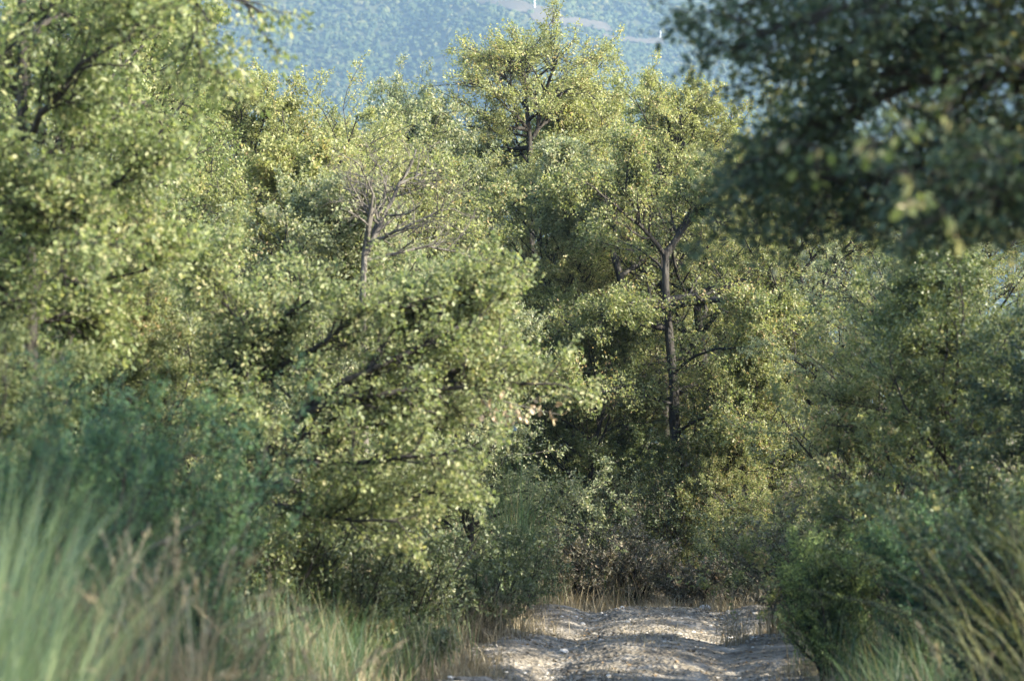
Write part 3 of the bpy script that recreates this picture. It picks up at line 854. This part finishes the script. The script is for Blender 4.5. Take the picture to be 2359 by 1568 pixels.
BANK = [ # px, D, h, w, mat, label
 (1330, 28.5, .95, 1.5, BRAM, 'low brownish bramble at the left end of the bank closing off the track'),
 (1460, 29.2, 1.05, 1.5, BRAM, 'bramble in the middle of the bank closing off the track'),
 (1590, 28.2, .75, 1.3, BRAM, 'very dark low bramble at the right end of the bank, above the track'),
 (1690, 29.0, 1.15, 1.3, SHRUB, 'green bush on the bank right above the far end of the track'),
 (1370, 30.8, 1.5, 1.5, SHRUB, 'leafy bush behind the bank brambles, below the dark hollow'),
 (1520, 31.0, 1.5, 1.5, SHRUB, 'leafy bush on the bank below the foot of the central oak'),
 (1800, 27.0, 1.3, 1.2, SHRUB, 'bush right of the end of the track below the sunlit low oak'),
 (1190, 25.0, .95, 1.0, SHRUB, 'rounded green bush at the left bend of the track'),
 (1090, 21.5, .8, 1.1, SHRUB, 'low bush on the left verge below the long branch tip'),
 (930, 20.5, .8, 1.0, OAK_GREY, 'grey-green bush on the left verge beneath the foreground oak'),
 (800, 17.5, .45, .8, OAK, 'leafy low bush directly beneath the foreground oak'),
 (2000, 21.0, 1.3, 1.2, OAK_SHADE, 'shaded bush behind the light-tipped juniper'),
 (2230, 15.0, 1.5, 1.3, OAK_SHADE, 'tall shaded bush at the right behind the larger juniper'),
 (2330, 11.5, 1.3, 1.0, OAK_DEEP_SHADE, 'dark bush at the right edge behind the arching grass'),
 (960, 18.6, .3, .5, OAK_GREY, 'leafy grey-green bush between the foreground oak and the track corner'),
 (620, 17.5, 1.2, 1.4, OAK_SHADE, 'dark leafy bush behind the slanting stem of the foreground oak'),
 (780, 18.0, 1.15, 1.4, SHRUB, 'dark bush behind the lowest branches of the foreground oak'),
 (940, 20.0, 1.2, 1.3, SHRUB, 'dense bush under the middle of the foreground oak, behind it'),
 (400, 15.0, 1.4, 1.4, SHRUB, 'tall dark bush behind the darkest juniper'),
 (1860, 22.0, 1.2, 1.2, BRAM, 'brownish bush on the right verge above the dry grass tuft'),
]
for i, (px, D, h, wd, mt, lab) in enumerate(BANK):
    shrub('bramble' if mt is BRAM else 'bush', at(px, D), D, h, wd, mt, lab, 50 + i, 'bush', 'bushes along the track',
          stems=22, k1=7, k2=6, m=9, size=.04, up=.03, spread=1.3)

# ------------------------------------------------------------------ grasses
def blades(g, rng, P, H, Wd, lean, n=5, sweep=0.5, ldir=None):
    """curved tapering blades"""
    N = len(P)
    a = rng.uniform(0, 6.28, N)
    if ldir is not None: a = ldir + rng.normal(0, .9, N)
    hd = np.stack([np.cos(a), np.sin(a), np.zeros(N)], 1)
    side = np.stack([-np.sin(a + rng.normal(0, 1, N)), np.cos(a), np.zeros(N)], 1)
    side = nrm(side)
    t = np.linspace(0, 1, n)
    ln = (lean * rng.uniform(.2, 1.6, N))[:, None]
    out = (ln * t ** 1.8)
    upz = t[None] - ln * .45 * t[None] ** 2.6
    C = P[:, None] + H[:, None, None] * (hd[:, None] * out[:, :, None] + np.array([0, 0, 1.])[None, None] * upz[:, :, None])
    w_ = (Wd[:, None] * (1 - t[None] ** 1.5 * .92))
    V = np.stack([C - side[:, None] * w_[:, :, None] * .5, C + side[:, None] * w_[:, :, None] * .5], 2)
    idx = np.arange(N * n * 2).reshape(N, n, 2)
    q = np.stack([idx[:, :-1, 0], idx[:, :-1, 1], idx[:, 1:, 1], idx[:, 1:, 0]], -1).reshape(-1, 4)
    g.add(V, [q])
    return C

def offpath(x, y, m=0.0):
    return np.maximum((pathc(y) - pathhw(y)) - x, x - (pathc(y) + pathhw(y))) > m

def scatter(rng, n, x0, x1, y0, y1, clump=.0, m=0.0, seed=0, cs=1.2):
    x = rng.uniform(x0, x1, n); y = rng.uniform(y0, y1, n)
    # stay inside the part of the ground the camera or a near neighbour can see
    ok = (np.abs(x) < .29 * y + 1.2) & offpath(x, y, m)
    if clump: ok &= vnoise(x * cs, y * cs, seed) > clump
    x, y = x[ok], y[ok]
    return np.stack([x, y, ground_z(x, y) - .02], 1)

def grass_field(name, label, mat, seed, parts):
    rng = np.random.default_rng(seed)
    g = Geo()
    for (n, x0, x1, y0, y1, h0, h1, wd, lean, clump, m) in parts:
        P = scatter(rng, n, x0, x1, y0, y1, clump, m, seed)
        if not len(P): continue
        blades(g, rng, P, rng.uniform(h0, h1, len(P)), np.full(len(P), wd) * rng.uniform(.6, 1.4, len(P)), lean, n=5)
    o = g.build(name, mat)
    tag(o, label, 'grass', kind='stuff')

grass_field('green_grass', 'tall shaded green grass covering the banks on both sides of the track', GRASS, 61, [
    (26000, -7, .6, 6, 17, .3, .8, .006, .45, .3, .35),
    (26000, -7, 9, 16, 36, .3, .8, .009, .45, .3, .1),
    (26000, 2, 8, 6, 18, .3, .8, .006, .5, .25, .15),
    (3600, -3.6, -1.0, 6.2, 10.5, .8, 1.55, .010, .3, .35, .3),
    (9000, -3.8, .4, 9.5, 16, .4, 1.0, .009, .4, .3, .35),
    (8000, -2.8, .8, 13, 24, .3, .7, .008, .5, .3, .3),
    (7000, 1.5, 3.8, 8, 15, .35, .8, .006, .7, .25, .45),
    (14000, -3, 10, 28.5, 36, .3, .8, .010, .5, .2, -.5),
])
grass_field('dry_grass', 'dry straw-coloured grass along the edges of the track and on the bank beyond it', GRASS_DRY, 62, [
    (9000, -4, 6, 10, 30, .15, .5, .007, .6, .45, .02),
    (7000, -2.6, .8, 13, 25, .25, .6, .008, .55, .3, .12),
    (2500, 2.2, 5, 13, 25, .2, .55, .008, .55, .4, .18),
    (9000, -7, 3, 6, 18, .4, .9, .005, .6, .6, .3),
    (1500, -3.2, -1.0, 7, 10.5, .7, 1.3, .008, .45, .45, .3),
    (3500, -3.8, .4, 9.5, 16, .4, .9, .006, .5, .45, .3),
    (5000, 2, 8, 7, 20, .3, .8, .005, .6, .6, .2),
    (9000, -1, 8, 26.6, 33, .15, .55, .009, .5, .3, -.8),
    (2500, -1, 8, 28.5, 33, .5, 1.1, .008, .4, .5, -.8),
])
# short dry growth on the track's verges and its middle
def verge_grass():
    rng = np.random.default_rng(63)
    g = Geo()
    n = 9000
    y = 29.5 - np.abs(rng.normal(0, 1.3, n)); x = pathc(y) + rng.uniform(-2.2, 2.4, n)
    k = vnoise(x * 1.8, y * .9, 29) + (y - 27.5) * .35 > .5
    P = np.stack([x, y, ground_z(x, y)], 1)[k]
    blades(g, rng, P, rng.uniform(.05, .28, len(P)), np.full(len(P), .007), .6, 4)
    n = 15000
    y = rng.uniform(9, 30, n)
    s = np.where(rng.random(n) < .5, -1, 1)
    x = pathc(y) + s * (pathhw(y) + rng.normal(.12, .22, n) + .12 * (s > 0))
    k = (vnoise(x * 2, y * 1.6, 19) > .36) & ~((s < 0) & (y < 17))
    x, y = x[k], y[k]
    P = np.stack([x, y, ground_z(x, y)], 1)
    blades(g, rng, P, rng.uniform(.05, .24, len(x)), np.full(len(x), .006), .7, 4)
    n = 3500
    y = rng.uniform(11, 30, n); x = pathc(y) + rng.normal(0, .28, n)
    k = vnoise(x * 1.3, y * 1.3, 9) > .5
    x, y = x[k], y[k]
    P = np.stack([x, y, ground_z(x, y)], 1)
    blades(g, rng, P, rng.uniform(.03, .11, len(x)), np.full(len(x), .006), .8, 4)
    o = g.build('verge_grass', GRASS_DRY)
    tag(o, 'short dry grass fringing the worn track and tufting its middle', 'grass', kind='stuff')
verge_grass()

def pale_grass():
    rng = np.random.default_rng(64)
    g = Geo()
    n = 1000
    y = rng.uniform(6.0, 9.0, n)
    x = (-.255 * y) + rng.normal(0, .16, n) + .05
    k = vnoise(x * 9, y * 5, 3) > .35
    x, y = x[k], y[k]; n = len(x)
    P = np.stack([x, y, np.full(n, .15)], 1)
    px = 1179 + x / y * F
    H = np.interp(px, [-300, 0, 150, 260, 420], [1.9, 1.75, 1.5, 1.0, .5]) * rng.uniform(.45, 1.02, n)
    blades(g, rng, P, H, np.full(n, .0085) * rng.uniform(.5, 1.6, n), .3, 7, ldir=.2)
    o = g.build('tall_grass', GRASS_SUNLIT)
    tag(o, 'tall pale green sunlit grass in the lower left corner, close to the camera', 'grass', kind='stuff')
pale_grass()

def tuft(name, px, D, h, n, spread, mat, label, seed, lean=.5, wd=.006, z=None, ldir=None, heads=0, group='grass tufts'):
    rng = np.random.default_rng(seed)
    x = at(px, D)
    zz = float(ground_z(x, D)) if z is None else z
    root = empty(name, (x, D, zz), label, 'grass tuft', group)
    g = Geo()
    P = np.stack([rng.normal(0, spread, n), rng.normal(0, spread, n), np.zeros(n)], 1)
    C = blades(g, rng, P, h * rng.uniform(.55, 1.1, n), np.full(n, wd) * rng.uniform(.6, 1.4, n), lean, 9, ldir=ldir)
    g.build('blades', mat, root)
    if heads:
        for j in rng.choice(n, heads, replace=False):
            hg = Geo(); m = 60
            k = rng.integers(6, 8, m); f = rng.random(m)[:, None]
            p = C[j][k] * (1 - f) + C[j][k + 1] * f
            d = nrm(C[j][k + 1] - C[j][k])
            leaves(hg, rng, p + rng.normal(0, .004, (m, 3)), d + rng.normal(0, .25, d.shape), rng.normal(0, 1, d.shape), rng.uniform(.015, .04, m), NEED)
            hg.build('seed_head', GRASS_DRY, root)
    return root

tuft('dry_grass_tuft', 1808, 22.0, .8, 190, .14, GRASS_DRY, 'dry tan grass tuft standing on the right edge of the track below the light-tipped juniper', 71, .45, .008, ldir=2.6, heads=20)
tuft('dry_grass_tuft', 1118, 21.3, .62, 420, .16, GRASS_DRY, 'sunlit straw-coloured tuft at the left corner of the track', 72, .6, .007, heads=10)
tuft('green_grass_tuft', 1190, 26.0, 1.95, 260, .16, GRASS, 'tall upright rush-like green tuft on the left verge, right of the foreground oak', 73, .22, .008)
tuft('green_grass_tuft', 1163, 23.6, .8, 22, .05, GRASS_SUNLIT, 'single bright green sprig of grass beside the straw-coloured tuft', 74, .25, .009)
tuft('dry_grass_tuft', 475, 8.4, .95, 60, .05, GRASS_DRY, 'pale arching dry grass with drooping plumes, right of the tall pale grass', 75, .7, .008, heads=20, z=.42)
tuft('arching_grass_tuft', 2385, 10.5, 1.25, 34, .05, GRASS_GOLD, 'upper tuft of long arching blades at the right edge', 76, 1.05, .007, z=.95, ldir=3.3)
tuft('arching_grass_tuft', 2400, 9.6, 1.55, 60, .12, GRASS_GOLD, 'lower large tuft of long arching blades in the bottom right corner', 77, 1.05, .007, z=.42, ldir=3.1)
tuft('arching_grass_tuft', 2200, 10.5, .95, 110, .14, GRASS_DRY, 'dry arching grass left of the large bottom right tuft', 78, .9, .008, heads=10)
tuft('dry_grass_tuft', 640, 10.5, 1.15, 90, .2, GRASS_DRY, 'sparse dry stalks rising beside the slanting oak stem', 79, .4, .006, heads=20)
tuft('dry_grass_tuft', 290, 8.2, 1.15, 210, .16, GRASS_DRY, 'brownish dry grass clump behind the tall pale grass on the left', 80, .5, .008, heads=40, z=.42)
tuft('green_grass_tuft', 1690, 21, .5, 60, .1, GRASS_DRY, 'small orange-tinted grass tuft near the far right edge of the track', 81, .5, .008)

# ------------------------------------------------------------------ stones and sticks
def stone(x, y, s, seed, label=None):
    rng = np.random.default_rng(seed)
    g = Geo()
    v = ICO_V.copy(); f = ICO_F
    # one subdivision
    ed = {}; vs = list(v); nf = []
    def mid(a, b):
        k = (min(a, b), max(a, b))
        if k not in ed:
            ed[k] = len(vs); vs.append(nrm((vs[a] + vs[b])[None])[0])
        return ed[k]
    for a, b, c in f:
        ab, bc, ca = mid(a, b), mid(b, c), mid(c, a)
        nf += [(a, ab, ca), (b, bc, ab), (c, ca, bc), (ab, bc, ca)]
    v = np.array(vs) * (1 + rng.normal(0, .10, (len(vs), 1))) * s * np.array([1, .8, .55])
    g.add(v, [np.array(nf)])
    o = g.build('stone', STONE)
    o.location = (x, y, float(ground_z(x, y)) + s * .3)
    o.rotation_euler = (0, 0, rng.uniform(0, 6))
    tag(o, label, 'stone', 'larger stones on the track')
stone(at(1620, 27.5), 27.5, .10, 1, 'grey stone lying at the far end of the track under the dark bramble')
stone(at(1297, 20.2), 20.2, .06, 2, 'whitish stone on the sunlit left side of the track')
stone(at(1650, 17.2), 17.2, .05, 3, 'dark round stone near the bottom edge of the track, right of middle')
stone(at(1745, 17.4), 17.4, .04, 4, 'small stone near the bottom edge at the right side of the track')
stone(at(1340, 24.6), 24.6, .045, 5, 'small pale stone on the track just before its far end, on the left')

def gravel():
    rng = np.random.default_rng(88)
    n = 16000
    y = 11 + 19 * rng.random(n); u = rng.uniform(-1, 1, n)
    x = pathc(y) + u * pathhw(y)
    k = vnoise(x * 2, y * 2, 4) + .3 * rng.random(n) > .5
    x, y = x[k], y[k]
    s = np.minimum(rng.exponential(.006, len(x)) + .004, .03)
    P = np.stack([x, y, ground_z(x, y) + .012], 1)
    g = Geo()
    blobs(g, rng, P, s[:, None] * np.array([1, .9, .6]) * rng.uniform(.7, 1.3, (len(x), 3)), .18)
    m = leaf_mat('gravel_stone', [(0, (.04, .035, .028)), (.5, (.12, .108, .088)), (.85, (.24, .222, .19)), (1, (.46, .44, .40))], trans=0, rough=.9, spec=.2)
    tag(g.build('gravel', m), 'loose pale gravel and clods scattered over the worn track', 'gravel', kind='stuff')
gravel()

def litter():
    rng = np.random.default_rng(89)
    g = Geo()
    n = 9000
    y = rng.uniform(9, 31, n); x = pathc(y) + rng.uniform(-2.6, 2.6, n)
    k = vnoise(x * 1.5, y * 1.5, 14) > .42
    x, y = x[k], y[k]
    P = np.stack([x, y, ground_z(x, y) + .02], 1)
    leaves(g, rng, P, rng.normal(0, 1, P.shape) * [1, 1, .2], rng.normal(0, .4, P.shape) + [0, 0, 1], rng.uniform(.02, .05, len(x)), DIAM)
    m = leaf_mat('fallen_leaf', [(0, (.07, .05, .03)), (.5, (.16, .11, .06)), (1, (.28, .2, .12))], trans=.1, rough=.8, spec=.1)
    tag(g.build('leaf_litter', m), 'brown fallen leaves and litter on the track and its edges', 'leaf litter', kind='stuff')
litter()

def stick(pts, D, r, label, mat=BARK_PALE):
    P = np.array(poly(D, *pts)); b = P[0]
    g = Geo()
    p = resample(P, 8) - b
    tubes(g, p[None], np.linspace(r, r * .5, 8)[None], 6)
    q = resample(np.array([p[4], p[4] + (p[6] - p[4]) * .7 + np.array([.02, .05, .06])]), 8)
    tubes(g, q[None], np.linspace(r * .5, r * .2, 8)[None], 5)
    o = g.build('fallen_branch', mat, smooth=True)
    o.location = tuple(b)
    tag(o, label, 'branch', 'fallen branches')
stick([(345, 1262), (400, 1232, .1), (470, 1198, .25)], 9.3, .0045, 'pale dead stick lying slanted in the grass in the lower left')
stick([(690, 1108), (655, 1100, .0), (625, 1118, .1)], 14.6, .010, 'short whitish snapped stub beside the slanting oak stem')

# ------------------------------------------------------------------ air over the valley
def haze():
    g = Geo()
    x0, x1, y0, y1, z0, z1 = -900, 900, -30, 2770, -200, 960
    v = [(x, y, z) for z in (z0, z1) for y in (y0, y1) for x in (x0, x1)]
    g.add(np.array(v, float), [np.array([(0, 2, 3, 1), (4, 5, 7, 6), (0, 1, 5, 4), (2, 6, 7, 3), (0, 4, 6, 2), (1, 3, 7, 5)])])
    m, nt, out = mat_new('haze_air')
    p = nt.nodes.new('ShaderNodeVolumePrincipled')
    p.inputs['Color'].default_value = (.22, .345, .50, 1)
    p.inputs['Density'].default_value = .00029
    p.inputs['Anisotropy'].default_value = 0.2
    nt.links.new(p.outputs[0], out.inputs['Volume'])
    tag(g.build('haze', m), 'thin blue haze over the valley', 'haze', kind='stuff')
haze()
